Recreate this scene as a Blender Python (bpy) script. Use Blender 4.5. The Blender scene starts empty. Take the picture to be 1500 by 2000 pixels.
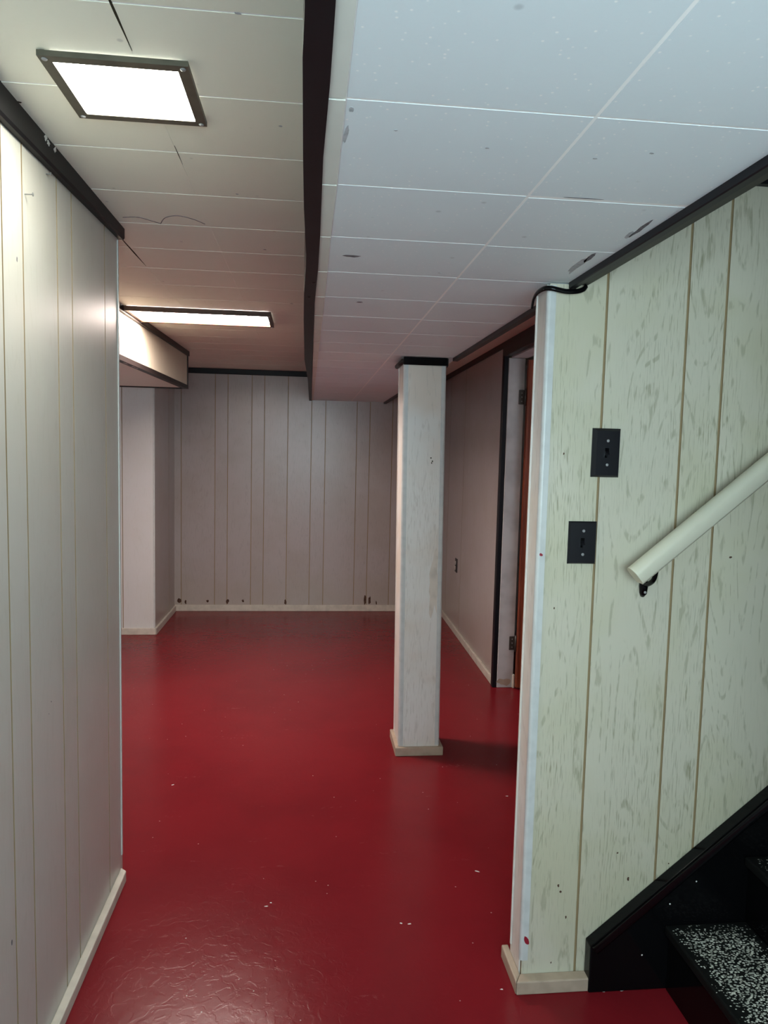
import bpy, bmesh, math, random
from mathutils import Vector, Matrix
random.seed(7)
sc = bpy.context.scene
COL = sc.collection

# ------------------------------------------------------------------ camera, world, exposure
cd = bpy.data.cameras.new('camera')
cam = bpy.data.objects.new('camera', cd)
COL.objects.link(cam)
cd.sensor_fit = 'VERTICAL'
cd.sensor_height = 36.0
cd.lens = 25.2
cd.clip_start = 0.02
cam.location = (0, 0, 1.42)
cam.rotation_euler = (math.radians(85.161), math.radians(-1.370), math.radians(-5.893))
sc.camera = cam
sc.view_settings.view_transform = 'Standard'
sc.view_settings.look = 'None'
sc.view_settings.gamma = 1.0
sc.view_settings.use_curve_mapping = False
sc.view_settings.exposure = 0.50
world = bpy.data.worlds.new('world')
sc.world = world
world.use_nodes = True
world.node_tree.nodes['Background'].inputs[0].default_value = (0.6, 0.7, 0.8, 1)
world.node_tree.nodes['Background'].inputs[1].default_value = 0.02
sc.cycles.max_bounces = 6
sc.cycles.diffuse_bounces = 4
sc.cycles.glossy_bounces = 3
sc.cycles.caustics_reflective = False
sc.cycles.caustics_refractive = False
# light levels of the lamps, side windows and added rear light (emission strengths)
L_NEAR, C_NEAR = 38.0, (1.0, 1.0, 0.86)
L_FAR, C_FAR = 52.0, (1.0, 0.86, 0.78)
L_FILL_REAR, C_FILL_REAR = 11.4, (0.69, 0.92, 1.0)  # added light behind the camera, in place of a flash
L_WIN_LEFT, C_WIN_LEFT = 1.0, (0.90, 0.97, 1.0)
L_WIN_DOOR, C_WIN_DOOR = 2.2, (0.84, 0.90, 1.0)

# ------------------------------------------------------------------ helpers
WLOC = {}
def wl(o): return WLOC.get(o.name, Vector((0, 0, 0))) if o else Vector((0, 0, 0))

def tag(o, label=None, cat=None, group=None, kind=None):
    if label: o['label'] = label
    if cat: o['category'] = cat
    if group: o['group'] = group
    if kind: o['kind'] = kind
    return o

def empty(name, loc, label=None, cat=None, group=None, kind=None, parent=None):
    o = bpy.data.objects.new(name, None)
    o.empty_display_size = 0.1
    COL.objects.link(o)
    if parent: o.parent = parent
    o.location = Vector(loc) - wl(parent)
    WLOC[o.name] = Vector(loc)
    return tag(o, label, cat, group, kind)

def link_mesh(name, me, loc, mat, parent):
    o = bpy.data.objects.new(name, me)
    COL.objects.link(o)
    if mat and not me.materials: me.materials.append(mat)
    if parent: o.parent = parent
    o.location = Vector(loc) - wl(parent)
    WLOC[o.name] = Vector(loc)
    return o

def from_bm(name, bm, mat, parent=None, smooth=False):
    """bm is in world coordinates; the object's origin goes to the middle of its base."""
    bmesh.ops.recalc_face_normals(bm, faces=bm.faces)
    xs = [v.co.x for v in bm.verts]; ys = [v.co.y for v in bm.verts]; zs = [v.co.z for v in bm.verts]
    c = Vector(((min(xs) + max(xs)) / 2, (min(ys) + max(ys)) / 2, min(zs)))
    for v in bm.verts: v.co -= c
    me = bpy.data.meshes.new(name)
    bm.to_mesh(me); bm.free()
    if smooth:
        for p in me.polygons: p.use_smooth = True
    return link_mesh(name, me, c, mat, parent)

_cache = {}
def box(name, xr, yr, zr, mat, parent=None, bev=0.0, seg=1):
    x0, x1 = sorted(xr); y0, y1 = sorted(yr); z0, z1 = sorted(zr)
    loc = Vector(((x0 + x1) / 2, (y0 + y1) / 2, z0))
    key = (round(x1 - x0, 4), round(y1 - y0, 4), round(z1 - z0, 4), round(bev, 4), seg, mat.name)
    me = _cache.get(key)
    if me is None:
        bm = bmesh.new()
        bmesh.ops.create_cube(bm, size=1.0)
        for v in bm.verts:
            v.co = Vector((v.co.x * (x1 - x0), v.co.y * (y1 - y0), (v.co.z + .5) * (z1 - z0)))
        if bev > 0:
            bmesh.ops.bevel(bm, geom=list(bm.edges), offset=bev, segments=seg, profile=0.5, affect='EDGES')
        bmesh.ops.recalc_face_normals(bm, faces=bm.faces)
        me = bpy.data.meshes.new(name); bm.to_mesh(me); bm.free()
        _cache[key] = me
    return link_mesh(name, me, loc, mat, parent)

def prism(name, poly, axis, a0, a1, mat, parent=None, bev=0.0, smooth=False):
    """extrude a 2-D polygon along an axis: 'z' -> poly is (x,y); 'y' -> (x,z); 'x' -> (y,z)"""
    bm = bmesh.new()
    def P(p, a):
        return {'z': (p[0], p[1], a), 'y': (p[0], a, p[1]), 'x': (a, p[0], p[1])}[axis]
    A = [bm.verts.new(P(p, a0)) for p in poly]
    B = [bm.verts.new(P(p, a1)) for p in poly]
    n = len(poly)
    bm.faces.new(A); bm.faces.new(B[::-1])
    for i in range(n): bm.faces.new((A[i], A[(i + 1) % n], B[(i + 1) % n], B[i]))
    if bev > 0:
        bmesh.ops.bevel(bm, geom=list(bm.edges), offset=bev, segments=2, profile=0.5, affect='EDGES')
    return from_bm(name, bm, mat, parent, smooth)

def loft(name, rings, mat, parent=None, smooth=False, cap=True):
    bm = bmesh.new()
    R = [[bm.verts.new(p) for p in r] for r in rings]
    n = len(rings[0])
    for a, b in zip(R, R[1:]):
        for i in range(n): bm.faces.new((a[i], a[(i + 1) % n], b[(i + 1) % n], b[i]))
    if cap: bm.faces.new(R[0]); bm.faces.new(R[-1][::-1])
    return from_bm(name, bm, mat, parent, smooth)

def tube(name, pts, rad, mat, parent=None, n=10, flat=1.0, up=(0, 0, 1)):
    """round or flattened tube through points; rad is a number or a list"""
    pts = [Vector(p) for p in pts]
    rings = []
    for i, p in enumerate(pts):
        t = (pts[min(i + 1, len(pts) - 1)] - pts[max(i - 1, 0)]).normalized()
        s = t.cross(Vector(up))
        if s.length < 1e-4: s = t.cross(Vector((1, 0, 0)))
        s.normalize(); u = s.cross(t).normalized()
        r = rad[i] if isinstance(rad, (list, tuple)) else rad
        rings.append([p + s * (math.cos(k * math.tau / n) * r * flat) + u * (math.sin(k * math.tau / n) * r) for k in range(n)])
    return loft(name, rings, mat, parent, True)

def smooth_pts(pts, m=5):
    P = [Vector(p) for p in pts]; out = []
    for i in range(len(P) - 1):
        a, b, c, d = P[max(i - 1, 0)], P[i], P[i + 1], P[min(i + 2, len(P) - 1)]
        for k in range(m):
            t = k / m
            out.append(0.5 * ((2 * b) + (c - a) * t + (2 * a - 5 * b + 4 * c - d) * t * t + (3 * b - a - 3 * c + d) * t ** 3))
    out.append(P[-1]); return out

def blob(name, c, ru, rv, ang, u, v, mat, parent, jitter=0.25, n=14, lift=(0, 0, 0)):
    """thin irregular patch lying on a surface spanned by u, v"""
    c = Vector(c) + Vector(lift); u = Vector(u); v = Vector(v)
    bm = bmesh.new(); vs = []
    for k in range(n):
        a = k * math.tau / n; j = 1 + random.uniform(-jitter, jitter)
        p, q = math.cos(a) * ru * j, math.sin(a) * rv * j
        p, q = p * math.cos(ang) - q * math.sin(ang), p * math.sin(ang) + q * math.cos(ang)
        vs.append(bm.verts.new(c + u * p + v * q))
    bm.faces.new(vs)
    r = bmesh.ops.extrude_face_region(bm, geom=list(bm.faces))
    nrm = u.cross(v).normalized() * 0.0003
    for e in r['geom']:
        if isinstance(e, bmesh.types.BMVert): e.co -= nrm
    return from_bm(name, bm, mat, parent)

def disc(name, c, axis, r, h, mat, parent, n=14, dome=0.5):
    """small domed disc (screw head) at c, facing axis"""
    c = Vector(c); a = Vector(axis).normalized()
    s = a.cross(Vector((0, 0, 1)));
    if s.length < 1e-3: s = a.cross(Vector((1, 0, 0)))
    s.normalize(); u = a.cross(s)
    rings = []
    for f, hh in ((1, 0), (1, h * .4), (.8, h * (.4 + .6 * dome)), (.35, h)):
        rings.append([c + a * hh + s * (math.cos(k * math.tau / n) * r * f) + u * (math.sin(k * math.tau / n) * r * f) for k in range(n)])
    return loft(name, rings, mat, parent, True)

# ------------------------------------------------------------------ materials
class NT:
    def __init__(self, name):
        m = bpy.data.materials.new(name); m.use_nodes = True
        self.m = m; self.t = m.node_tree; self.n = self.t.nodes; self.l = self.t.links
        self.b = self.n['Principled BSDF']
    def new(self, typ, **kw):
        x = self.n.new(typ)
        for k, v in kw.items(): setattr(x, k, v)
        return x
    def put(self, sock, v):
        if hasattr(v, 'is_linked') or isinstance(v, bpy.types.NodeSocket): self.l.new(v, sock)
        else: sock.default_value = v
    def math(self, op, a, b=0.0, c=0.0, clamp=False):
        x = self.new('ShaderNodeMath', operation=op, use_clamp=clamp)
        self.put(x.inputs[0], a); self.put(x.inputs[1], b); self.put(x.inputs[2], c)
        return x.outputs[0]
    def vmath(self, op, a, b):
        x = self.new('ShaderNodeVectorMath', operation=op)
        self.put(x.inputs[0], a); self.put(x.inputs[1], b)
        return x.outputs[0]
    def pos(self, rnd=0.0):
        g = self.new('ShaderNodeNewGeometry').outputs['Position']
        if rnd:
            r = self.new('ShaderNodeObjectInfo').outputs['Random']
            k = self.math('MULTIPLY', r, rnd)
            c = self.new('ShaderNodeCombineXYZ')
            self.l.new(k, c.inputs[0]); self.l.new(k, c.inputs[1]); self.l.new(k, c.inputs[2])
            g = self.vmath('ADD', g, c.outputs[0])
        return g
    def noise(self, vec, scale, detail=2.0, rough=0.5, dist=0.0):
        x = self.new('ShaderNodeTexNoise')
        self.l.new(vec, x.inputs['Vector'])
        x.inputs['Scale'].default_value = scale; x.inputs['Detail'].default_value = detail
        x.inputs['Roughness'].default_value = rough; x.inputs['Distortion'].default_value = dist
        return x.outputs['Fac']
    def voro(self, vec, scale, out='Distance'):
        x = self.new('ShaderNodeTexVoronoi'); self.l.new(vec, x.inputs['Vector'])
        x.inputs['Scale'].default_value = scale
        return x.outputs[out]
    def ramp(self, fac, a, b, va=0.0, vb=1.0):
        x = self.new('ShaderNodeMapRange', interpolation_type='SMOOTHSTEP')
        self.l.new(fac, x.inputs[0])
        for i, v in ((1, a), (2, b), (3, va), (4, vb)): x.inputs[i].default_value = v
        return x.outputs[0]
    def mix(self, f, a, b):
        x = self.new('ShaderNodeMix', data_type='RGBA')
        self.put(x.inputs[0], f)
        for s, v in ((x.inputs[6], a), (x.inputs[7], b)):
            if isinstance(v, tuple): s.default_value = (*v[:3], 1)
            else: self.l.new(v, s)
        return x.outputs[2]
    def bump(self, h, strength, dist=0.002):
        x = self.new('ShaderNodeBump'); self.l.new(h, x.inputs['Height'])
        x.inputs['Strength'].default_value = strength; x.inputs['Distance'].default_value = dist
        self.l.new(x.outputs[0], self.b.inputs['Normal'])
    def set(self, color=None, rough=None, spec=None, metal=None, coat=None):
        b = self.b.inputs
        if color is not None: self.put(b['Base Color'], (*color, 1) if isinstance(color, tuple) else color)
        if rough is not None: self.put(b['Roughness'], rough)
        if spec is not None: b['Specular IOR Level'].default_value = spec
        if metal is not None: b['Metallic'].default_value = metal
        if coat is not None: b['Coat Weight'].default_value = coat; b['Coat Roughness'].default_value = 0.15
        return self.m

def paint(name, col, rough=0.5, spec=0.4, var=0.12, scale=14.0, bump=0.0, dark=None):
    t = NT(name); p = t.pos()
    n = t.noise(p, scale, 2)
    f = t.ramp(n, 0.35, 0.75)
    d = dark or tuple(c * (1 - var) for c in col)
    t.set(t.mix(f, col, d), rough, spec)
    if bump: t.bump(t.noise(p, 120, 2), bump, 0.001)
    return t.m

def panel(name, base, grain, contrast, mottle, mott_amt, rough=0.38, spec=0.45, stain=None):
    """whitewashed wood sheet panelling: cathedral grain, fine pores along the grain, faint mottling"""
    t = NT(name); p = t.pos(37.0)
    lo = t.vmath('MULTIPLY', p, (5.0, 5.0, 0.75))
    f1 = t.noise(lo, 1.0, 2, 0.45, 0.3)
    w = t.math('SINE', t.math('MULTIPLY', f1, 150.0))
    lines = t.ramp(w, 0.55, 0.97)
    br = t.ramp(t.noise(t.vmath('MULTIPLY', p, (110, 110, 22)), 1.0, 2), 0.45, 0.62)
    lines = t.math('MULTIPLY', lines, br)
    pores = t.ramp(t.noise(t.vmath('MULTIPLY', p, (300, 300, 17)), 1.0, 2, 0.6), 0.52, 0.68)
    zone = t.ramp(t.noise(t.vmath('MULTIPLY', p, (4, 4, 1.2)), 1.0, 2), 0.38, 0.62)
    g = t.math('ADD', t.math('MULTIPLY', lines, 0.75), t.math('MULTIPLY', pores, zone))
    g = t.math('MULTIPLY', g, contrast, clamp=True)
    mo = t.ramp(t.noise(t.pos(11.0), 2.6, 3, 0.6), 0.40, 0.68)
    c = t.mix(t.math('MULTIPLY', mo, mott_amt), base, mottle)
    # occasional dark spots (old nail holes)
    c = t.mix(g, c, grain)
    if stain:
        # damp-stained foot of the sheet, ragged edge
        z = t.new('ShaderNodeSeparateXYZ'); t.l.new(t.pos(), z.inputs[0])
        zz = t.math('ADD', z.outputs[2], t.math('MULTIPLY', t.noise(t.pos(), 7, 4), 0.5))
        c = t.mix(t.ramp(zz, 0.75, 0.28, 0.0, stain[1]), c, stain[0])
    t.set(c, rough + .05, spec)
    return t.m

M_GROOVE = paint('groove_brown', (0.30, 0.22, 0.12), 0.7, 0.2)
M_PANEL_STAIR = panel('panel_whitewash_grain', (0.565, 0.53, 0.425), (0.31, 0.29, 0.20), 0.74, (0.51, 0.485, 0.345), 0.8)
M_PANEL_HALL = panel('panel_whitewash_plain', (0.53, 0.52, 0.485), (0.40, 0.38, 0.32), 0.22, (0.50, 0.48, 0.43), 0.6, 0.28)
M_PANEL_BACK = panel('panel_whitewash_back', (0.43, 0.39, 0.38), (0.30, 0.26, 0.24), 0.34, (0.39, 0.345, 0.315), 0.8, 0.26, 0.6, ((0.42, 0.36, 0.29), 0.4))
M_PANEL_POST = panel('panel_whitewash_post', (0.75, 0.73, 0.70), (0.45, 0.41, 0.37), 0.42, (0.66, 0.56, 0.47), 0.75)
M_PANEL_ALCOVE = panel('panel_whitewash_alcove', (0.66, 0.65, 0.64), (0.52, 0.50, 0.45), 0.2, (0.62, 0.60, 0.56), 0.5, 0.35)
M_BEAD = paint('corner_bead_white', (0.57, 0.58, 0.57), 0.33, 0.4, 0.10, 30)
M_BASEWOOD = paint('raw_pine_baseboard', (0.44, 0.34, 0.26), 0.55, 0.3, 0.14, 25)
M_BASEPAINT = paint('cream_baseboard', (0.62, 0.57, 0.49), 0.5, 0.35, 0.15, 22)
M_BLACK = paint('black_gloss_paint', (0.003, 0.003, 0.0035), 0.10, 0.14, 0.0, 8)
M_BLACKTRIM = paint('black_satin_trim', (0.006, 0.006, 0.009), 0.45, 0.25, 0.0, 8)
M_DARKTRIM = paint('charcoal_trim', (0.007, 0.0068, 0.0085), 0.5, 0.25, 0.3, 20)
M_BROWNTRIM = paint('dark_brown_trim', (0.020, 0.013, 0.012), 0.45, 0.35, 0.3, 25)
M_LITTRIM = paint('lit_grey_trim', (0.035, 0.035, 0.030), 0.5, 0.3, 0.2, 25)  # dark trim; grey of light reflected off the wall put into its colour
M_JOINT = paint('tile_joint_white', (0.97, 0.975, 0.97), 0.6, 0.2, 0.01)
M_JAMB = paint('scuffed_white_jamb', (0.56, 0.55, 0.55), 0.45, 0.4, 0.22, 9)
M_METAL = paint('dark_hinge_metal', (0.06, 0.052, 0.045), 0.4, 0.5, 0.3, 40)
M_SCREW = paint('dull_steel_screw', (0.30, 0.30, 0.30), 0.4, 0.6, 0.1)
M_NAIL = paint('steel_nail', (0.16, 0.16, 0.16), 0.35, 0.6, 0.1)
M_PLASTIC = paint('black_plastic', (0.006, 0.006, 0.009), 0.3, 0.32, 0.0)
M_IVORY = paint('pale_receptacle', (0.50, 0.46, 0.43), 0.45, 0.4, 0.03)
M_RAIL = paint('cream_handrail', (0.66, 0.63, 0.50), 0.42, 0.4, 0.06, 10)
M_RED = paint('red_paint_spot', (0.28, 0.015, 0.03), 0.4, 0.4, 0.1)
M_STAIN = paint('grey_scuff', (0.20, 0.19, 0.21), 0.8, 0.1, 0.5, 90)
M_SCUFFLIGHT = paint('faint_scuff', (0.50, 0.52, 0.55), 0.8, 0.1, 0.3, 90)
M_GAP = paint('open_seam_dark', (0.05, 0.045, 0.03), 0.9, 0.05, 0.2, 60)
M_CHIP = paint('white_paint_chip', (0.75, 0.75, 0.72), 0.6, 0.3, 0.05)
M_BROWNMARK = paint('brown_damage_mark', (0.10, 0.055, 0.04), 0.8, 0.1, 0.4, 80)
M_PLAIN = paint('plain_plaster', (0.58, 0.57, 0.54), 0.7, 0.2, 0.06)
M_LAMPFRAME = paint('bronze_lamp_frame', (0.10, 0.092, 0.068), 0.45, 0.45, 0.25, 30)
M_LAMPWOOD = paint('brown_lamp_frame', (0.075, 0.045, 0.032), 0.5, 0.4, 0.25, 30)
M_LAMPLINER = paint('orange_wood_liner', (0.30, 0.10, 0.04), 0.6, 0.3, 0.15, 30)

def tile_mat(name, base, dark, spk):
    t = NT(name); p = t.pos()
    c = t.mix(t.ramp(t.noise(p, 5, 4), 0.4, 0.75, 0, 0.5), base, dark)
    lint = t.noise(t.vmath('MULTIPLY', p, (90, 260, 90)), 1.0, 2)
    c = t.mix(t.ramp(lint, 0.5, 0.8, 0, 0.25), c, dark)
    # raised white flecks in the tile face
    d = t.voro(p, 85.0); r = t.voro(p, 85.0, 'Color')
    sx = t.new('ShaderNodeSeparateColor'); t.l.new(r, sx.inputs[0])
    fl = t.math('MULTIPLY', t.ramp(d, 0.20, 0.07), t.ramp(sx.outputs[0], 0.48, 0.52))
    c = t.mix(t.math('MULTIPLY', fl, spk), c, (0.97, 0.98, 0.98))
    # small dull dimples
    d2 = t.voro(p, 17.0); r2 = t.voro(p, 17.0, 'Color')
    s2 = t.new('ShaderNodeSeparateColor'); t.l.new(r2, s2.inputs[0])
    dm = t.math('MULTIPLY', t.ramp(d2, 0.12, 0.04), t.ramp(s2.outputs[1], 0.72, 0.75))
    c = t.mix(t.math('MULTIPLY', dm, 0.35), c, (0.25, 0.26, 0.28))
    t.set(c, 0.55, 0.35)
    return t.m
M_TILE_LOW = tile_mat('soffit_tile', (0.755, 0.825, 0.865), (0.725, 0.79, 0.835), 0.85)
M_TILE_EDGE = paint('soffit_edge_strip', (0.70, 0.71, 0.655), 0.55, 0.3, 0.05)
M_TILE_HIGH = tile_mat('ceiling_tile', (0.86, 0.865, 0.76), (0.83, 0.835, 0.73), 0.06)

def floor_mat():
    t = NT('red_painted_concrete'); p = t.pos()
    n = t.noise(p, 1.7, 5, 0.6)
    c = t.mix(t.ramp(n, 0.35, 0.7), (0.188, 0.0105, 0.0155), (0.158, 0.0085, 0.013))
    # thin worn sweeps
    sw = t.noise(t.vmath('MULTIPLY', p, (2.0, 9.0, 1)), 1.0, 6, 0.7, 0.6)
    fine = t.noise(p, 60, 3)
    ws = t.math('MULTIPLY', t.ramp(sw, 0.60, 0.72), t.ramp(fine, 0.5, 0.7))
    c = t.mix(t.math('MULTIPLY', ws, 0.30), c, (0.42, 0.16, 0.16))
    # pale grit and paint specks
    d = t.voro(p, 24.0); r = t.voro(p, 24.0, 'Color')
    s = t.new('ShaderNodeSeparateColor'); t.l.new(r, s.inputs[0])
    sp = t.math('MULTIPLY', t.ramp(d, 0.065, 0.035), t.ramp(s.outputs[0], 0.80, 0.82))
    c = t.mix(t.math('MULTIPLY', sp, 0.75), c, (0.60, 0.42, 0.40))
    t.set(c, 0.24, 0.14)
    patch = t.ramp(t.noise(p, 30, 3, 0.6, 0.8), 0.44, 0.56)
    h = t.math('ADD', t.math('MULTIPLY', t.noise(p, 7, 3), 1.0), t.math('MULTIPLY', patch, 0.10))
    t.bump(h, 0.35, 0.004)
    return t.m
M_FLOOR = floor_mat()

def tread_mat():
    t = NT('worn_speckled_tread')
    g = t.new('ShaderNodeTexCoord').outputs['Object']; p = t.pos()
    s = t.new('ShaderNodeSeparateXYZ'); t.l.new(g, s.inputs[0])
    wob = t.math('MULTIPLY', t.noise(p, 26, 4), 0.05)
    ex = t.math('SUBTRACT', 0.128, t.math('ABSOLUTE', s.outputs[0]))
    ey = t.math('SUBTRACT', 0.475, t.math('ABSOLUTE', s.outputs[1]))
    e = t.math('SUBTRACT', t.math('MINIMUM', ex, ey), wob)
    region = t.ramp(e, -0.008, 0.035)
    v = t.vmath('MULTIPLY', p, (1.0, 1.5, 1.0))
    r = t.voro(v, 140.0, 'Color'); d = t.voro(v, 140.0)
    sc_ = t.new('ShaderNodeSeparateColor'); t.l.new(r, sc_.inputs[0])
    val = t.math('MULTIPLY', sc_.outputs[0], t.ramp(d, 0.55, 0.25))
    thr = t.math('GREATER_THAN', t.math('ADD', val, t.math('MULTIPLY', region, 0.62)), 0.69)
    on = t.math('MULTIPLY', thr, t.ramp(region, 0.02, 0.06))
    flake = t.mix(sc_.outputs[1], (0.22, 0.23, 0.20), (0.74, 0.75, 0.68))
    c = t.mix(on, (0.005, 0.0055, 0.0055), flake)
    t.set(c, 0.6, 0.12)
    return t.m
M_TREAD = tread_mat()

def door_mat():
    t = NT('red_brown_door_wood'); p = t.pos()
    n = t.noise(t.vmath('MULTIPLY', p, (70, 70, 2.5)), 1.0, 4)
    t.set(t.mix(t.ramp(n, 0.35, 0.7), (0.26, 0.055, 0.022), (0.12, 0.022, 0.010)), 0.35, 0.45)
    return t.m
M_DOOR = door_mat()

def emit(name, col, strength):
    t = NT(name)
    e = t.new('ShaderNodeEmission'); e.inputs[0].default_value = (*col, 1); e.inputs[1].default_value = strength
    t.l.new(e.outputs[0], t.n['Material Output'].inputs['Surface'])
    return t.m

# ------------------------------------------------------------------ the setting
ZC, ZS = 2.085, 1.845        # tiled ceiling, low boxed ceiling
YB, YR = 6.27, -0.75         # back wall, wall behind the camera
ST = 'structure'
floor = tag(box('floor', (-2.7, 3.0), (YR - .1, YB + .1), (-0.08, 0), M_FLOOR), 'red painted concrete floor with scuffs and pale specks', 'floor', kind=ST)

def plank_wall(name, p0, p1, side, grooves, z0, z1, mat, label, cat='wall', thick=0.003, back=0.06, gap=0.0055, top=None):
    """sheet-panelled wall along p0->p1; side=+1 puts the visible face to the left of the direction. Each board is a part."""
    p0 = Vector((*p0, 0)); p1 = Vector((*p1, 0)); d = (p1 - p0); L = d.length; d.normalize()
    n = Vector((-d.y, d.x, 0)) * side
    def quad(a, b, o0, o1):
        return [tuple((p0 + d * s + n * o)[:2]) for s, o in ((a, o0), (b, o0), (b, o1), (a, o1))]
    w = tag(prism(name, quad(0, L, -thick - back, -thick), 'z', z0, z1, M_GROOVE), label, cat, kind=ST)
    cuts = [0] + [g for g in sorted(grooves) if 0.01 < g < L - .01] + [L]
    for i, (a, b) in enumerate(zip(cuts, cuts[1:])):
        a2 = a + (gap / 2 if i else 0); b2 = b - (gap / 2 if i < len(cuts) - 2 else 0)
        brown_edges(prism('plank', quad(a2, b2, -thick, 0), 'z', z0, z1, mat, w), n)
    return w

def brown_edges(o, n):
    me = o.data
    if len(me.materials) < 2: me.materials.append(M_GROOVE)
    for p in me.polygons: p.material_index = 0 if abs(p.normal.dot(Vector(n))) > .9 else 1
def sheet(start, n=4, rev=False):
    offs = [0, .12, .4, .505, .71, .815, 1.015]
    if rev: offs = [0] + [1.22 - o for o in offs[:0:-1]]
    return [start + 1.22 * k + o for k in range(-1, n) for o in offs]

# near wall on the left, corner at y = 2.345
XL = -0.597
gl = [2.345 - y for y in (2.195, 1.905, 1.80, 1.595, 1.493, 1.285, 1.08, .96, .68, .575, .37, .265, .065, -.14, -.26, -.54, -.645, -.85, -.955, -1.155)]
wall_left = plank_wall('wall_left', (XL, 2.345), (XL, YR), 1, gl, 0, ZC, M_PANEL_HALL, 'whitewashed panel wall beside the camera ending at a corner')
wall_left_return = tag(box('wall_left_return', (-2.6, XL - .065), (2.26, 2.34), (0, ZC), M_PANEL_HALL), 'panelled return of the near wall facing the far room', 'wall', kind=ST)
# back wall
gb = [x + 1.2 for x in (-1.088, -.805, -.699, -.497, -.39, -.19, .012, .133, .405, .519, .717, .824, 1.024)]
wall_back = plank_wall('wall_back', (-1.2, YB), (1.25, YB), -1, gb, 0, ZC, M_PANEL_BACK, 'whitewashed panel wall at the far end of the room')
# chimney-like return at the far left
wall_alcove = plank_wall('wall_alcove', (-2.6, 5.47), (-1.15, 5.47), -1, [1.225, 1.02, .91, .63, .5], 0, ZC, M_PANEL_ALCOVE, 'pale panel wall under the boxed duct facing the camera')
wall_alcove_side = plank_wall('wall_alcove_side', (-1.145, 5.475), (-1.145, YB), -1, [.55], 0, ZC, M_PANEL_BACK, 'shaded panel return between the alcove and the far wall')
box('corner_bead', (-1.152, -1.14), (5.463, 5.475), (.045, 1.9), M_BEAD, wall_alcove, .002)
# far wall on the right, with the doorway
RX = lambda y: 1.148 + (y - 4.2) * 0.0155
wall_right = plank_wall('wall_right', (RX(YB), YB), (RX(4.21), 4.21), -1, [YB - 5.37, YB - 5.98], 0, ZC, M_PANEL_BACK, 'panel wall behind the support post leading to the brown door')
# wall with the switches: L-shaped first board passes under the low ceiling
YW, XE = 1.757, 0.580
wall_stair = tag(prism('wall_stair', [(XE + .005, 0), (2.9, 0), (2.9, 2.6), (.68, 2.6), (.68, 1.84), (XE + .005, 1.84)], 'y', YW + .003, YW + .09, M_GROOVE), 'whitewashed panel wall with the switches and the handrail', 'wall', kind=ST)
g2 = .0032
prism('plank', [(XE + .004, 0), (.731 - g2, 0), (.731 - g2, 2.6), (.68, 2.6), (.68, 1.842), (XE + .004, 1.842)], 'y', YW, YW + .003, M_PANEL_STAIR, wall_stair)
xs = [.731, .943, 1.0455, 1.326, 1.446, 1.646, 1.85, 1.955, 2.16, 2.44, 2.56, 2.9]
for a, b in zip(xs, xs[1:]):
    box('plank', (a + g2, b - g2), (YW, YW + .003), (0, 2.6), M_PANEL_STAIR, wall_stair)
    brown_edges(bpy.context.scene.collection.objects[-1], (0, 1, 0))
box('end_panel', (XE, XE + .004), (YW + .012, YW + .093), (0, 1.842), M_PANEL_POST, wall_stair)
def bead_poly(cx, cy, sx, sy, w=0.022, t=0.004, r=0.012, w2=None):
    w2 = w2 or w
    """outside-corner moulding around a corner at cx,cy; the wall lies towards +sx,+sy"""
    pts = [(w, -t), (w, 0), (0, 0), (0, w2), (-t, w2)]
    for k in range(5):
        a = math.pi + k * math.pi / 8
        pts.append((-t + r + math.cos(a) * r, -t + r + math.sin(a) * r))
    return [(cx + sx * x, cy + sy * y) for x, y in pts]
bd = prism('corner_bead', bead_poly(XE, YW, 1, 1, .019, .003, .008, .009), 'z', .075, 1.838, M_BEAD, wall_stair)
prism('corner_bead', bead_poly(XE, YW + .093, 1, -1, .012), 'z', .062, 1.828, M_PANEL_POST, wall_stair)
bl = prism('corner_bead', bead_poly(XL, 2.345, -1, -1, .014, .003, .009), 'z', .075, 2.045, M_BEAD, wall_left)
# hidden enclosing walls
def plain(name, xr, yr, zr, label): return tag(box(name, xr, yr, zr, M_PLAIN), label, 'wall', kind=ST)
plain('wall_rear', (-.7, 1.1), (YR - .1, YR), (0, ZC), 'plain wall behind the camera around an added light panel')
plain('wall_side_rear', (1.0, 1.1), (YR, .78), (0, 2.6), 'plain side wall beside the foot of the stairs')
plain('wall_stair_near', (1.1, 2.9), (.70, .78), (0, 2.6), 'plain near-side wall of the stairwell')
plain('wall_stair_end', (2.9, 3.0), (.70, 1.85), (0, 2.6), 'plain end wall at the top of the stairs')
plain('wall_far_left', (-2.7, -2.6), (2.26, 5.5), (0, ZC), 'plain outer wall of the side room')
plain('wall_right_rear', (1.17, 1.265), (1.85, 3.3), (0, ZC), 'plain wall between the stair wall and the doorway')
plain('wall_door_room_back', (1.25, 2.4), (5.3, 5.4), (0, ZC), 'plain back wall of the room beyond the door')
plain('wall_door_room_side', (2.4, 2.5), (1.85, 5.4), (0, ZC), 'plain side wall of the room beyond the door')
plain('wall_over_door', (1.17, 1.265), (3.3, 4.17), (2.0, ZC), 'plain strip of wall above the doorway')

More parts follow.
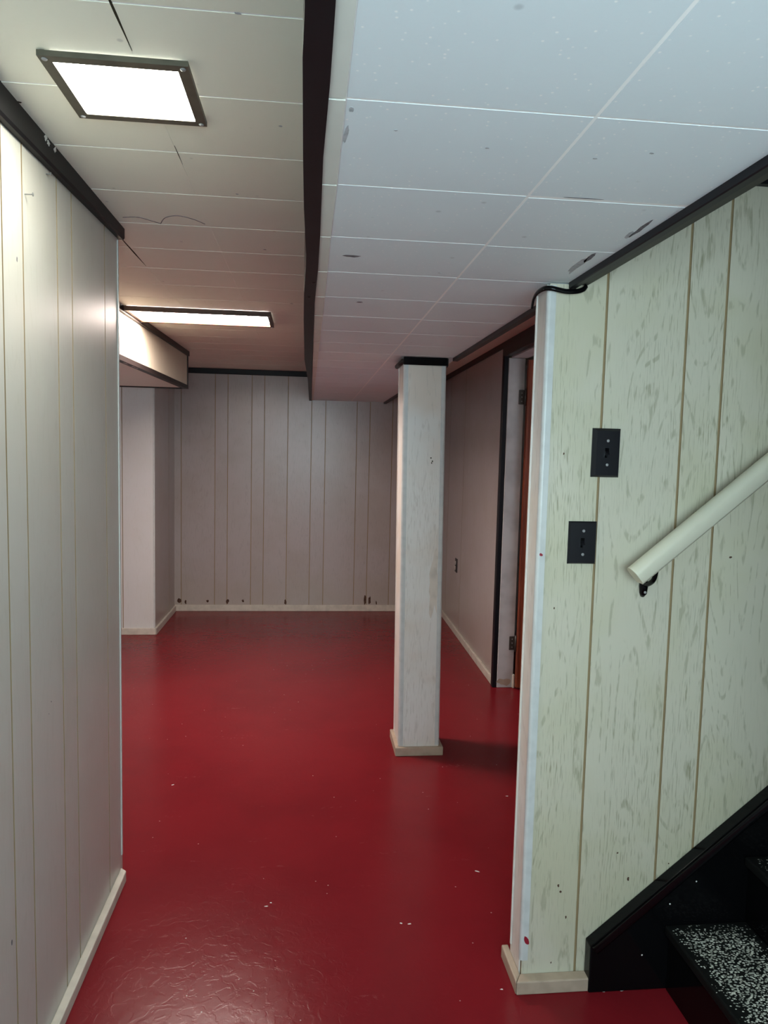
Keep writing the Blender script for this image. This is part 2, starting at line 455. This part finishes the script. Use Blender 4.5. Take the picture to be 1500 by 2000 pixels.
# high tiled ceiling
ceiling = tag(box('ceiling', (-2.7, 0.02), (YR - .1, YB + .1), (ZC + .001, ZC + .1), M_JOINT), 'tiled ceiling with yellowed foot-wide tiles around the lamps', 'ceiling', kind=ST)
lines = [1.18 + .2756 * k for k in range(-11, 19)]
lines = [YR] + [y for y in lines if YR < y < YB] + [YB]
jg = .0026
for y0, y1 in zip(lines, lines[1:]):
    cols = [-.31, -.012]
    if y1 < 2.5: cols = [-.602] + cols
    elif y1 < 5.6: cols = [-1.55, -1.225, -.92, -.615] + cols
    else: cols = [-1.15, -.92, -.615] + cols
    for i, (a, b) in enumerate(zip(cols, cols[1:])):
        w = .0003
        box('tile', (a + w, b - w), (y0 + jg, y1 - jg), (ZC, ZC + .0009), M_TILE_HIGH, ceiling)
for x, y0, y1, w in ((-.309, 1.10, 1.313, .0022), (-.309, 1.695, 1.80, .0008), (-.6155, 2.45, 2.81, .0028)):
    prism('open_seam', [(x - w * .6, y0), (x + w * .6, y0), (x + w, (y0 + y1) / 2), (x + w * .2, y1), (x - w * .2, y1), (x - w, (y0 + y1) / 2)], 'z', ZC - .0004, ZC + .001, M_GAP, ceiling)
for pts in ([(-.555, 2.235, 0), (-.51, 2.225, 0), (-.475, 2.255, 0), (-.455, 2.275, 0)], [(-.455, 2.275, 0), (-.43, 2.215, 0), (-.39, 2.19, 0), (-.35, 2.215, 0), (-.322, 2.255, 0)]):
    tube('hairline_crack', [(p.x, p.y, ZC - .0004) for p in smooth_pts(pts)], .0012, M_STAIN, ceiling, 5)
U, V = (1, 0, 0), (0, 1, 0)
for c, a, b, m in (((-.578, 1.535), .006, .004, M_GAP), ((-.092, 3.383), .007, .004, M_STAIN), ((-.16, 2.50), .006, .003, M_STAIN), ((-.12, 1.18), .005, .003, M_SCUFFLIGHT), ((-.07, 1.56), .004, .003, M_SCUFFLIGHT), ((-.2, 1.98), .004, .003, M_SCUFFLIGHT)):
    blob('ceiling_mark', (*c, ZC), a, b, .3, U, V, m, ceiling, lift=(0, 0, -.0002))
tag(box('ceiling_right', (.62, 2.5), (1.85, YB + .1), (ZC, ZC + .1), M_TILE_HIGH), 'plain shaded ceiling strip beyond the low boxed section', 'ceiling', kind=ST)
tag(box('ceiling_stairwell', (.60, 3.0), (YR, 1.85), (2.6, 2.7), M_PLAIN), 'plain ceiling over the stairwell', 'ceiling', kind=ST)

# low boxed ceiling (soffit) with its own tiles
soffit = tag(box('ceiling_soffit', (.012, .655), (YR, YB), (ZS + .0005, ZC + .12), M_JOINT), 'low boxed ceiling section with pale blue-white tiles', 'ceiling', kind=ST)
SL = [(.717, .039), (.893, .038), (1.15, .038), (1.471, .036), (1.76, .036), (2.195, .036), (2.792, .033), (3.839, .031), (6.112, .024)]
def interp(tab, y):
    if y <= tab[0][0]: return tab[0][1]
    for (a, va), (b, vb) in zip(tab, tab[1:]):
        if y <= b: return va + (vb - va) * (y - a) / (b - a)
    return tab[-1][1]
sl = [.908 + .2835 * k for k in range(-10, 20)]
sl = [YR] + [y for y in sl if YR < y < YB - .05] + [YB]
for k, (y0, y1) in enumerate(zip(sl, sl[1:])):
    a, b = y0 + jg, y1 - jg
    prism('edge_strip', [(.008, a), (interp(SL, a) - .0012, a), (interp(SL, b) - .0012, b), (.008, b)], 'z', ZS - .002, ZS + .0004, M_TILE_EDGE, soffit)
    prism('tile', [(interp(SL, a) + .0006, a), (.3522 - jg, a), (.3522 - jg, b), (interp(SL, b) + .0006, b)], 'z', ZS, ZS + .0004, M_TILE_LOW, soffit)
    sh = .010 if k % 2 else 0
    box('tile', (.3522 + jg, .650), (a + (.006 if y0 > 1.1 else 0), b + (.006 if y0 > 1.1 else 0)), (ZS, ZS + .0004), M_TILE_LOW, soffit)
SD = (0, 0, -.0002)
for c, a, b, ang, m in (((.086, 1.613), .018, .008, 0, M_STAIN), ((.135, 2.098), .009, .007, 0, M_STAIN),
                        ((.608, 1.325), .050, .0045, 1.53, M_STAIN), ((.603, 1.36), .026, .006, 1.45, M_SCUFFLIGHT),
                        ((.590, 1.59), .075, .008, 1.5, M_SCUFFLIGHT), ((.592, 1.53), .035, .006, 1.55, M_STAIN),
                        ((.0425, 1.01), .027, .0028, 1.62, M_SCUFFLIGHT), ((.046, .935), .006, .003, 1.6, M_SCUFFLIGHT), ((.444, 1.186), .03, .0014, 0, M_STAIN),
                        ((.107, .985), .0025, .002, 0, M_SCUFFLIGHT), ((.24, 1.02), .003, .002, 0, M_SCUFFLIGHT), ((.40, 1.03), .0035, .002, 0, M_SCUFFLIGHT), ((.47, 1.0), .0035, .0025, .4, M_SCUFFLIGHT), ((.30, 1.72), .004, .002, 0, M_SCUFFLIGHT)):
    blob('scuff_mark', (*c, ZS), a, b, ang, U, V, m, soffit, lift=SD)

# black board along the side of the low ceiling, warped
TL = [(YR, -.011), (.724, -.011), (.813, -.014), (1.08, -.016), (1.3, -.0165), (1.6, -.014), (1.72, -.0155), (2.0, -.022), (2.38, -.026), (3.43, -.031), (4.4, -.018), (YB, -.012)]
TR = [(YR, .018), (.72, .018), (.861, .017), (1.076, .013), (1.458, .014), (1.716, .013), (2.127, .0075), (2.68, .006), (3.42, .006), (YB, .011)]
ys = sorted({y for y, _ in TL + TR})
rings = [[(interp(TL, y), y, ZS - .006), (interp(TR, y), y, ZS - .006), (interp(TR, y) + .002, y, ZC + .05), (interp(TL, y), y, ZC)] for y in ys]
trim1 = tag(loft('trim_1', rings, M_DARKTRIM), 'long warped black board edging the low ceiling', 'trim', kind=ST)
for y, x in ((1.86, .004), (2.03, -.008)): disc('nail_head', (x, y, ZS - .0055), (0, 0, -1), .0045, .002, M_BLACK, trim1)
# trim along the outer edge of the low ceiling
t2 = tag(prism('trim_2', [(.636, ZS - .012), (.646, ZS - .012), (.646, ZS - .004), (.678, ZS - .004), (.678, ZS + .05), (.636, ZS + .05)], 'y', YR, YW - .002, M_LITTRIM), 'dark trim under the low ceiling edge at the stairwell', 'trim', kind=ST)
box('dark_lip', (.629, .6465), (YR, YW - .004), (ZS - .0155, ZS + .002), M_BLACKTRIM, t2, .002)
t3 = tag(box('trim_3', (.634, .656), (1.852, 3.225), (ZS - .014, ZS + .04), M_BROWNTRIM), 'dark brown trim between the stair wall and the support post', 'trim', kind=ST)
t4 = tag(box('trim_4', (.634, .656), (3.45, YB), (ZS - .014, ZS + .04), M_BROWNTRIM), 'dark brown trim running from the support post to the far wall', 'trim', kind=ST)
# face of the boxed section on its outer side
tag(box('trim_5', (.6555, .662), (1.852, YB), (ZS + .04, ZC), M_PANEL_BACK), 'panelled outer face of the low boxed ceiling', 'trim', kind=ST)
# dark crown along the near left wall, sagging towards the camera
def zt(y): return 2.028 + (y - 1.49) * .027
rings = []
for y in (YR, .5, 1.2, 1.49, 1.8, 2.1, 2.352):
    b = zt(max(y, .5))
    rings.append([(XL - .005, y, b), (XL + .014, y, b), (XL + .018, y, b + .006), (XL + .018, y, ZC + .001), (XL - .005, y, ZC + .001)])
trim6 = tag(loft('trim_6', rings, M_DARKTRIM), 'charcoal crown trim along the top of the near panel wall', 'trim', kind=ST)
for y, z in ((1.685, 2.079), (1.70, 2.075), (1.74, 2.076)): blob('chipped_paint', (XL + .0185, y, z), .009, .005, .4, (0, 1, 0), (0, 0, 1), M_CHIP, trim6, .4)
tag(box('trim_7', (-1.145, -.012), (YB - .016, YB), (ZC - .045, ZC), M_BLACKTRIM, None, .004), 'black crown trim at the top of the far wall', 'trim', kind=ST)
tag(prism('trim_8', [(RX(YB) - .018, YB), (RX(4.2) - .018, 3.3), (RX(4.2) + .02, 3.3), (RX(YB) + .02, YB)], 'z', ZC - .035, ZC, M_BROWNTRIM), 'dark brown crown trim above the doorway wall', 'trim', kind=ST)
tag(box('trim_9', (.68, 2.9), (YW - .018, YW), (2.105, 2.19), M_BLACKTRIM), 'black board high on the stair wall', 'trim', kind=ST)

# baseboards
def bb(name, poly, h, label, mat): return tag(prism(name, poly, 'z', 0, h, mat, None, .0035), label, 'baseboard', kind=ST)
bb('baseboard_left', [(XL, 2.325), (XL + .022, 2.305), (XL + .022, YR), (XL, YR)], .036, 'pale baseboard along the near panel wall', M_BASEPAINT)
bb('baseboard_back', [(-1.14, YB), (1.16, YB), (1.16, YB - .018), (-1.14, YB - .018)], .055, 'cream baseboard along the far wall', M_BASEPAINT)
bb('baseboard_alcove', [(-2.6, 5.47), (-1.15, 5.47), (-1.132, 5.452), (-2.6, 5.452)], .050, 'cream baseboard under the pale alcove wall', M_BASEPAINT)
bb('baseboard_alcove_side', [(-1.145, 5.47), (-1.145, YB - .018), (-1.127, YB - .018), (-1.127, 5.452)], .050, 'cream baseboard along the shaded alcove return', M_BASEPAINT)
bb('baseboard_right', [(RX(YB), YB - .02), (RX(YB) - .016, YB - .02), (RX(4.22) - .016, 4.222), (RX(4.22), 4.222)], .050, 'cream baseboard beside the doorway', M_BASEPAINT)
bb('baseboard_stair', [(XE - .0185, YW - .032), (.7625, YW - .032), (.7625, YW), (XE, YW)], .037, 'raw pine baseboard under the light switches', M_BASEWOOD)
bb('baseboard_stair_end', [(XE - .0195, YW - .032), (XE - .0195, 1.872), (XE, 1.872), (XE, YW)], .037, 'raw pine baseboard around the end of the switch wall', M_BASEWOOD)

# doorway in the far right wall
door = empty('door_1', (1.2, 4.17, 0), 'red-brown door standing open in a scuffed white jamb', 'door', kind=ST)
box('jamb', (1.155, 1.256), (4.17, 4.20), (0, 1.985), M_JAMB, door, .003)
box('head_jamb', (1.17, 1.265), (3.3, 4.17), (1.985, 1.999), M_JAMB, door)
box('casing', (1.128, 1.155), (4.172, 4.214), (0, 2.0), M_BLACKTRIM, door, .003)
box('head_casing', (1.128, 1.168), (3.3, 4.214), (1.992, ZC - .034), M_BROWNTRIM, door, .003)
leaf = box('door_leaf', (1.2665, 2.05), (4.125, 4.163), (.012, 1.972), M_DOOR, door, .003)
box('edge_strip', (1.2635, 1.267), (4.127, 4.161), (.012, 1.972), M_DOOR, door)
for z in (1.715, .235):
    h = box('hinge', (1.222, 1.256), (4.166, 4.1705), (z, z + .085), M_METAL, door, .002)
    tube('hinge_pin', [(1.2595, 4.156, z - .008), (1.2595, 4.156, z + .093)], .0065, M_METAL, h, 10)
    for dz in (.018, .043, .067): disc('screw', (1.24, 4.166, z + dz), (0, -1, 0), .004, .0015, M_SCREW, h, 8)
blob('worn_foot', (1.205, 4.1695, .035), .045, .022, 0, (1, 0, 0), (0, 0, 1), M_BASEWOOD, door)
box('threshold_chip', (1.248, 1.2625), (4.155, 4.172), (0, .085), M_BASEPAINT, door, .004)

# windows of the two side rooms, plus an added light panel behind the camera
def window(name, axis, at, u0, u1, z0, z1, col, strength, label):
    w = empty(name, ((at, (u0 + u1) / 2, z0) if axis == 'x' else ((u0 + u1) / 2, at, z0)), label, 'window', kind=ST)
    m = emit(name + '_glow', col, strength)
    def B(n, a, b, c, d, e, f, mt):
        return box(n, (e, f), (a, b), (c, d), mt, w) if axis == 'x' else box(n, (a, b), (e, f), (c, d), mt, w)
    B('pane', u0, (u0 + u1) / 2 - .015, z0, z1, at + .004, at + .008, m)
    B('pane', (u0 + u1) / 2 + .015, u1, z0, z1, at + .004, at + .008, m)
    for a, b, c, d in ((u0 - .05, u1 + .05, z0 - .05, z0), (u0 - .05, u1 + .05, z1, z1 + .05), (u0 - .05, u0, z0, z1), (u1, u1 + .05, z0, z1), ((u0 + u1) / 2 - .015, (u0 + u1) / 2 + .015, z0, z1)):
        B('window_frame', a, b, c, d, at + .001, at + .025, M_BEAD)
    return w
window('rear_fill_panel', 'y', YR, -.50, .90, 1.10, 1.78, C_FILL_REAR, L_FILL_REAR, 'unseen white framed two-pane light panel added behind the camera')  # unseen glowing panel, added to stand in for a flash at the camera
window('window_2', 'x', -2.6, 2.75, 4.55, .85, 1.80, C_WIN_LEFT, L_WIN_LEFT, 'white framed two-pane window of the side room')

window('window_3', 'x', 2.37, 2.35, 3.45, .9, 1.8, C_WIN_DOOR, L_WIN_DOOR, 'white framed two-pane window of the room beyond the brown door')

# ------------------------------------------------------------------ things
# ceiling lamps
def lamp(x0, x1, y0, y1, fw, zb, fmat, em, label, liner=None, fwx=None, g=.0025):
    fwx = fwx or fw
    t = empty('ceiling_light', ((x0 + x1) / 2, (y0 + y1) / 2, zb), label, 'ceiling light', 'flush ceiling lamps')
    zt_ = ZC - g
    fr = prism('frame', [(x0, y0), (x1, y0), (x1 - fwx, y0 + fw), (x0 + fwx, y0 + fw)], 'z', zb, zt_, fmat, t)
    for poly in ([(x1, y0), (x1, y1), (x1 - fwx, y1 - fw), (x1 - fwx, y0 + fw)], [(x1, y1), (x0, y1), (x0 + fwx, y1 - fw), (x1 - fwx, y1 - fw)], [(x0, y1), (x0, y0), (x0 + fwx, y0 + fw), (x0 + fwx, y1 - fw)]):
        prism('frame', poly, 'z', zb, zt_, fmat, t)
    e = .004
    box('diffuser', (x0 + fwx - e, x1 - fwx + e), (y0 + fw - e, y1 - fw + e), (zt_ - .006, ZC - .001), em, t)
    box('mounting_block', (x0 + .004, x0 + .012), (y0 + .004, y0 + .012), (zt_, ZC), fmat, t)
    box('mounting_block', (x1 - .012, x1 - .004), (y1 - .012, y1 - .004), (zt_, ZC), fmat, t)
    if liner:
        box('liner', (x0 + fwx, x1 - fwx), (y1 - fw - .004, y1 - fw - .0005), (zb + .001, zt_ - .006), liner, t)
        box('liner', (x0 + fwx, x0 + fwx + .004), (y0 + fw, y1 - fw - .005), (zb + .001, zt_ - .006), liner, t)
    for sx, sy in ((0, 0), (1, 0), (0, 1), (1, 1)):
        px = x0 + fwx * .5 if sx == 0 else x1 - fwx * .5
        py = y0 + fw * .5 if sy == 0 else y1 - fw * .5
        disc('screw', (px, py, zb), (0, 0, -1), .005, .003, M_SCREW, t)
    return t
lamp(-.470, -.219, 1.327, 1.560, .020, 2.073, M_LAMPFRAME, emit('near_diffuser', C_NEAR, L_NEAR), 'small square lit ceiling panel in a bronze frame over the near wall')
lamp(-.895, -.199, 3.600, 3.930, .017, 2.061, M_LAMPWOOD, emit('far_diffuser', C_FAR, L_FAR), 'wide lit ceiling panel in a brown frame beside the boxed duct', M_LAMPLINER, None, .0018)

# boxed duct
DX = lambda y: -.864 - (5.22 - y) * .027
y0d, y1d = 2.40, 5.22
M_PANEL_DUCT = panel('panel_cream_duct', (0.60, 0.53, 0.42), (0.44, 0.36, 0.27), 0.3, (0.56, 0.48, 0.37), 0.6, 0.45)
duct = empty('boxed_duct', (-1.2, 4.0, 1.83), 'boxed-in ceiling duct with a panelled face and dark brown trim', 'duct box')
prism('face_panel', [(DX(y0d), y0d), (DX(y1d), y1d), (DX(y1d) - .012, y1d), (DX(y0d) - .012, y0d)], 'z', 1.832, ZC, M_PANEL_DUCT, duct)
prism('end_panel', [(DX(y1d) - .012, y1d), (-1.5, y1d), (-1.5, y1d - .012), (DX(y1d) - .012, y1d - .012)], 'z', 1.832, ZC, M_PANEL_DUCT, duct)
prism('underside', [(DX(y0d) - .013, y0d), (DX(y1d) - .013, y1d - .013), (-1.5, y1d - .013), (-1.5, y0d)], 'z', 1.832, 1.842, M_TILE_HIGH, duct)
prism('top_trim', [(DX(y0d), y0d), (DX(y1d), y1d + .008), (DX(y1d) + .014, y1d + .008), (DX(y0d) + .014, y0d)], 'z', ZC - .032, ZC, M_BROWNTRIM, duct)
bt = prism('bottom_trim', [(DX(y0d) - .028, y0d), (DX(y1d) - .028, y1d + .008), (DX(y1d) + .006, y1d + .008), (DX(y0d) + .006, y0d)], 'z', 1.824, 1.850, M_BROWNTRIM, duct)
prism('corner_trim', [(DX(y1d), y1d - .012), (DX(y1d) + .006, y1d - .012), (DX(y1d) + .006, y1d + .008), (DX(y1d), y1d + .008)], 'z', 1.850, ZC - .032, M_BROWNTRIM, duct)
prism('end_trim', [(DX(y1d) - .03, y1d), (-1.5, y1d), (-1.5, y1d + .008), (DX(y1d) - .03, y1d + .008)], 'z', 1.824, 1.842, M_BROWNTRIM, duct)
for y in (3.72, 3.86, 3.93): blob('worn_spot', (DX(y) - .01, y, 1.824), .03, .007, 1.55, U, V, M_IVORY, bt, .4, lift=(0, 0, -.0003))

# support post, leaning a little
PX0, PX1, PY0, PY1, PT = .437, .627, 3.236, 3.43, 1.815
lean = lambda z: -.021 * z / 1.8
post = empty('support_post', ((PX0 + PX1) / 2, (PY0 + PY1) / 2, 0), 'square whitewashed panelled support post with black cap and pine foot', 'post')
def leaned(name, poly, z0, z1, mat):
    return loft(name, [[(x + lean(z0), y, z0) for x, y in poly], [(x + lean(z1), y, z1) for x, y in poly]], mat, post)
q = .005
leaned('front_board', [(PX0 + q, PY0), (PX1 - q, PY0), (PX1 - q, PY0 + q), (PX0 + q, PY0 + q)], 0, PT, M_PANEL_POST)
leaned('back_board', [(PX0 + q, PY1), (PX1 - q, PY1), (PX1 - q, PY1 - q), (PX0 + q, PY1 - q)], 0, PT, M_PANEL_POST)
leaned('side_board', [(PX0, PY0 + q), (PX0 + q, PY0 + q), (PX0 + q, PY1 - q), (PX0, PY1 - q)], 0, PT, M_PANEL_POST)
leaned('side_board', [(PX1, PY0 + q), (PX1 - q, PY0 + q), (PX1 - q, PY1 - q), (PX1, PY1 - q)], 0, PT, M_PANEL_POST)
for cx, cy, sx, sy in ((PX0, PY0, 1, 1), (PX1, PY0, -1, 1), (PX0, PY1, 1, -1), (PX1, PY1, -1, -1)):
    leaned('corner_bead', bead_poly(cx, cy, sx, sy, .019, .003, .010), .045, PT - .002, M_BEAD if sy > 0 else M_PANEL_POST)
fo = .018
for poly in ([(PX0 - fo, PY0 - fo), (PX1 + fo, PY0 - fo), (PX1 + .001, PY0), (PX0 - .001, PY0)], [(PX1 + fo, PY0 - fo), (PX1 + fo, PY1 + fo), (PX1, PY1), (PX1, PY0)],
             [(PX1 + fo, PY1 + fo), (PX0 - fo, PY1 + fo), (PX0, PY1), (PX1, PY1)], [(PX0 - fo, PY1 + fo), (PX0 - fo, PY0 - fo), (PX0, PY0), (PX0, PY1)]):
    prism('foot_board', poly, 'z', 0, .040, M_BASEWOOD, post, .002)
l2 = lean(PT)
box('cap_trim', (PX0 + l2 - .004, PX1 + l2 + .006), (PY0 - .014, PY0), (PT - .006, ZS - .001), M_BLACK, post, .002)
tube('cap_trim', [(PX0 + l2 - .008, PY0 - .012, PT + .008), (PX0 + l2 - .008, PY1 + .01, PT + .008)], .011, M_BROWNTRIM, post, 10)
box('cap_trim', (PX1 + l2, PX1 + l2 + .012), (PY0, PY1), (PT - .006, ZS - .001), M_BROWNTRIM, post, .002)
box('core', (PX0 + l2 + .012, PX1 + l2 - .012), (PY0 + .012, PY1 - .012), (PT - .05, ZS), M_BROWNTRIM, post)
for x, z in ((.566, 1.395), (.573, 1.38), (.569, 1.372)): blob('nail_hole', (x + lean(z), PY0 - .0002, z), .003, .004, 0, (1, 0, 0), (0, 0, 1), M_GAP, post, n=8)
blob('brown_stain', (.590 + lean(.85), PY0 - .0001, .82), .024, .135, 0, (1, 0, 0), (0, 0, 1), paint('tan_stain', (0.68, 0.61, 0.54), .5, .3, .2, 20), post, .35, 20)

# staircase going up to the right
stair = empty('staircase', (.96, 1.26, 0), 'black painted staircase with worn speckled treads rising beside the switch wall', 'staircase')
RUN, RISE, X1, Y0S, Y1S = .213, .183, .972, .785, 1.718
for k in range(8):
    x = X1 + RUN * k
    box('riser', (x, x + .018), (Y0S, Y1S), (RISE * k, RISE * (k + 1) - .024), M_BLACK, stair)
    box('tread', (x - .014, x + RUN + .002), (Y0S, Y1S), (RISE * (k + 1) - .026, RISE * (k + 1)), M_TREAD, stair, .005, 2)
SLO = .843
xe = X1 + RUN * 8
ztop = lambda x: .130 + (x - .757) * SLO
prism('skirt_board', [(.757, 0), (xe, 0), (xe, ztop(xe)), (.757, .130)], 'y', 1.720, YW - .001, M_BLACK, stair, .003)
cs = math.cos(math.atan(SLO)); sn = math.sin(math.atan(SLO))
mold = [(.026, .0), (.024, -.006), (.019, -.0105), (.013, -.012), (.007, -.0105), (.002, -.006), (0, 0)]
rings = []
for x in (.760, xe):
    rings.append([(x + sn * h, 1.720 + o, ztop(x) - cs * h - .002) for h, o in mold])
loft('skirt_moulding', rings, paint('wet_black_moulding', (0.003, 0.003, 0.004), 0.14, 0.25, 0, 8), stair, True)
for x, z in ((.97, .24), (.90, .10), (1.04, .3)): disc('paint_fleck', (x, 1.7195, z), (0, -1, 0), .0022, .0008, M_CHIP, stair, 8)

# handrail
rail = empty('handrail', (.81, 1.69, 1.10), 'cream painted wooden handrail sloping up the switch wall', 'handrail')
prof = [(-.024, -.016), (-.018, -.021), (.004, -.0235), (.012, -.022), (.019, -.017), (.024, -.009), (.026, 0), (.024, .009), (.019, .017), (.012, .022), (.004, .0235), (-.018, .021), (-.024, .016)]   # (normal, depth)
def rail_ring(s):
    cx, cz = .8085 + cs * s, 1.126 + sn * s
    return [(cx - sn * a, 1.690 + b, cz + cs * a) for a, b in prof]
rl = loft('rail', [rail_ring(0), rail_ring(.002), rail_ring(1.9)], M_RAIL, rail, True)
for p in rl.data.polygons: p.use_smooth = len(p.vertices) == 4
for s in (.072, 1.45):
    bx, bz = .8085 + cs * s, 1.126 + sn * s
    bz_u = bz - .032
    br = empty('bracket', (bx, YW, bz_u - .05), parent=rail)
    tube('wall_plate', [(bx, YW - .001, bz_u - .078), (bx, YW - .005, bz_u - .070), (bx, YW - .006, bz_u - .052), (bx, YW - .005, bz_u - .034), (bx, YW - .001, bz_u - .026)], [.006, .0105, .0125, .0105, .006], M_BLACK, br, 12, .9, (0, 1, 0))
    disc('screw', (bx, YW - .016, bz_u - .066), (0, -1, 0), .0035, .002, M_SCREW, br, 10)
    tube('arm', smooth_pts([(bx, YW - .008, bz_u - .048), (bx, 1.722, bz_u - .040), (bx, 1.698, bz_u - .024), (bx + .001, 1.690, bz_u + .001)]), .0062, M_BLACK, br, 10, 1.0, (1, 0, 0))
    tube('saddle', [(bx - cs * .03, 1.690, bz_u - sn * .03 + .002), (bx, 1.690, bz_u + .001), (bx + cs * .03, 1.690, bz_u + sn * .03 + .002)], [.003, .005, .003], M_BLACK, br, 10, 2.0)

# light switches
def switch(cx, cz, w, h, dep, label, chamf, up):
    t = empty('light_switch', (cx, YW, cz - h / 2), label, 'light switch', 'black wall switches')
    y1 = YW - dep
    o = [(cx - w / 2, cz - h / 2), (cx + w / 2, cz - h / 2), (cx + w / 2, cz + h / 2), (cx - w / 2, cz + h / 2)]
    i = [(cx - w / 2 + chamf, cz - h / 2 + chamf * .5), (cx + w / 2 - chamf * .4, cz - h / 2 + chamf * .5), (cx + w / 2 - chamf * .4, cz + h / 2 - chamf * .7), (cx - w / 2 + chamf, cz + h / 2 - chamf * .7)]
    loft('plate', [[(x, YW, z) for x, z in o], [(x, YW - dep * .35, z) for x, z in o], [(x, y1, z) for x, z in i]], M_PLASTIC, t)
    box('toggle_slot', (cx - .005, cx + .005), (y1 - .0006, y1 + .001), (cz - .012, cz + .012), M_BLACK, t)
    s = 1 if up else -1
    loft('toggle', [[(cx - .004, y1, cz - .005), (cx + .004, y1, cz - .005), (cx + .004, y1, cz + .005), (cx - .004, y1, cz + .005)],
                    [(cx - .003, y1 - .013, cz + s * .009 - .004), (cx + .003, y1 - .013, cz + s * .009 - .004), (cx + .003, y1 - .013, cz + s * .009 + .004), (cx - .003, y1 - .013, cz + s * .009 + .004)]], M_PLASTIC, t)
    for dz in (-.0302, .0302): disc('screw', (cx + .002, y1, cz + dz), (0, -1, 0), .0038, .0018, M_SCREW, t)
    return t
switch(.7450, 1.4295, .0725, .123, .011, 'upper black toggle switch plate with a thick edge on the panel wall', .009, False)
switch(.6945, 1.2000, .0735, .109, .006, 'lower black toggle switch plate beside the wall groove', .005, False)

# power outlet on the far right wall
oy, oz = 5.525, .535
ox = RX(oy)
out = empty('power_outlet', (ox, oy, oz - .053), 'small black power outlet low on the wall behind the support post', 'power outlet')
box('plate', (ox - .006, ox), (oy - .037, oy + .037), (oz - .055, oz + .055), M_PLASTIC, out, .002)
for dz in (-.021, .021):
    r = box('receptacle', (ox - .015, ox - .006), (oy - .010, oy + .020), (oz + dz - .014, oz + dz + .014), M_IVORY, out, .002)

# loose black trim strip hanging off the trim end, round the corner of the switch wall
pts = [(.672, 1.748, 1.838), (.664, 1.744, 1.829), (.648, 1.742, 1.823), (.622, 1.742, 1.821), (.600, 1.742, 1.824), (.582, 1.744, 1.8275), (.570, 1.756, 1.829), (.566, 1.785, 1.829), (.566, 1.815, 1.826), (.567, 1.838, 1.816), (.568, 1.850, 1.800)]
strip = tag(tube('rubber_strip', smooth_pts(pts), .0062, M_BLACK, None, 10, .55), 'loose black rubber strip curling around the corner of the switch wall', 'trim strip')

# nails in the near panel wall
for y, z, L in ((1.609, 1.934, .016), (1.735, 2.021, .010)):
    n = empty('nail', (XL, y, z), 'small bent nail sticking out of the near panel wall under the crown trim' if L > .012 else 'small nail just below the crown trim of the near panel wall', 'nail')
    tube('shank', [(XL - .002, y, z), (XL + L, y + .001, z + .001)], .0013, M_NAIL, n, 8)
    disc('nail_head', (XL + L, y + .001, z + .001), (1, 0, 0), .0042, .0016, M_NAIL, n, 12)
# marks, chips and spots on the walls
W1, W2 = (0, 1, 0), (0, 0, 1)
for y, z, a, b in ((1.563, 1.79, .003, .006), (1.716, .814, .002, .002), (1.70, .79, .0015, .0015), (1.47, .39, .003, .006)):
    blob('wall_mark', (XL + .0003, y, z), a, b, 0, W1, W2, M_STAIN, wall_left, n=9)
for x, z, a, b in ((-1.105, .085, .016, .022), (-1.051, .076, .008, .018), (-.865, .085, .012, .012), (-.694, .083, .012, .02), (-.562, .088, .012, .012), (-.194, .08, .010, .022), (.509, .095, .013, .038), (.55, .095, .011, .034), (.61, .074, .006, .02)):
    blob('gouge', (x, YB - .0004, z), a, b, 0, (1, 0, 0), (0, 0, 1), M_BROWNMARK, wall_back, .3, 10)
for x, z, a, b in ((.835, .365, .0025, .0022), (.868, .29, .003, .006), (.675, .28, .003, .004), (.682, .262, .003, .003), (.70, .19, .002, .005), (1.10, 1.165, .004, .003), (.665, .063, .0015, .003), (.63, 1.03, .0018, .003), (.637, 1.425, .002, .003), (.98, .33, .0018, .002)):
    blob('nail_hole', (x, YW - .0003, z), a, b, 0, (1, 0, 0), (0, 0, 1), M_BROWNMARK, wall_stair, .3, 9)
blob('red_paint_spot', (.588, YW - .0043, 1.168), .0042, .0042, 0, (1, 0, 0), (0, 0, 1), M_RED, wall_stair, .2, 10)
blob('red_paint_spot', (.592, YW - .0043, .132), .006, .011, .5, (1, 0, 0), (0, 0, 1), M_RED, wall_stair, .3, 10)
# pale flecks lying on the floor paint
for x, y, a, b, g in ((-.553, 2.982, .006, .003, .5), (.59, 2.285, .008, .004, -.6), (.839, 2.807, .006, .003, 0), (.682, 2.016, .004, .002, .3), (.296, 2.035, .004, .003, 0), (-.113, 2.144, .006, .002, .2), (-.10, 2.16, .003, .002, 0), (.32, 2.03, .006, .002, .1), (.78, 1.728, .004, .003, 0), (.80, 1.722, .003, .002, 0), (.85, 1.722, .005, .003, 0), (.53, 1.75, .004, .002, 0)):
    blob('paint_fleck', (x, y, .0003), a, b, g, U, V, M_CHIP, floor, .35, 8)
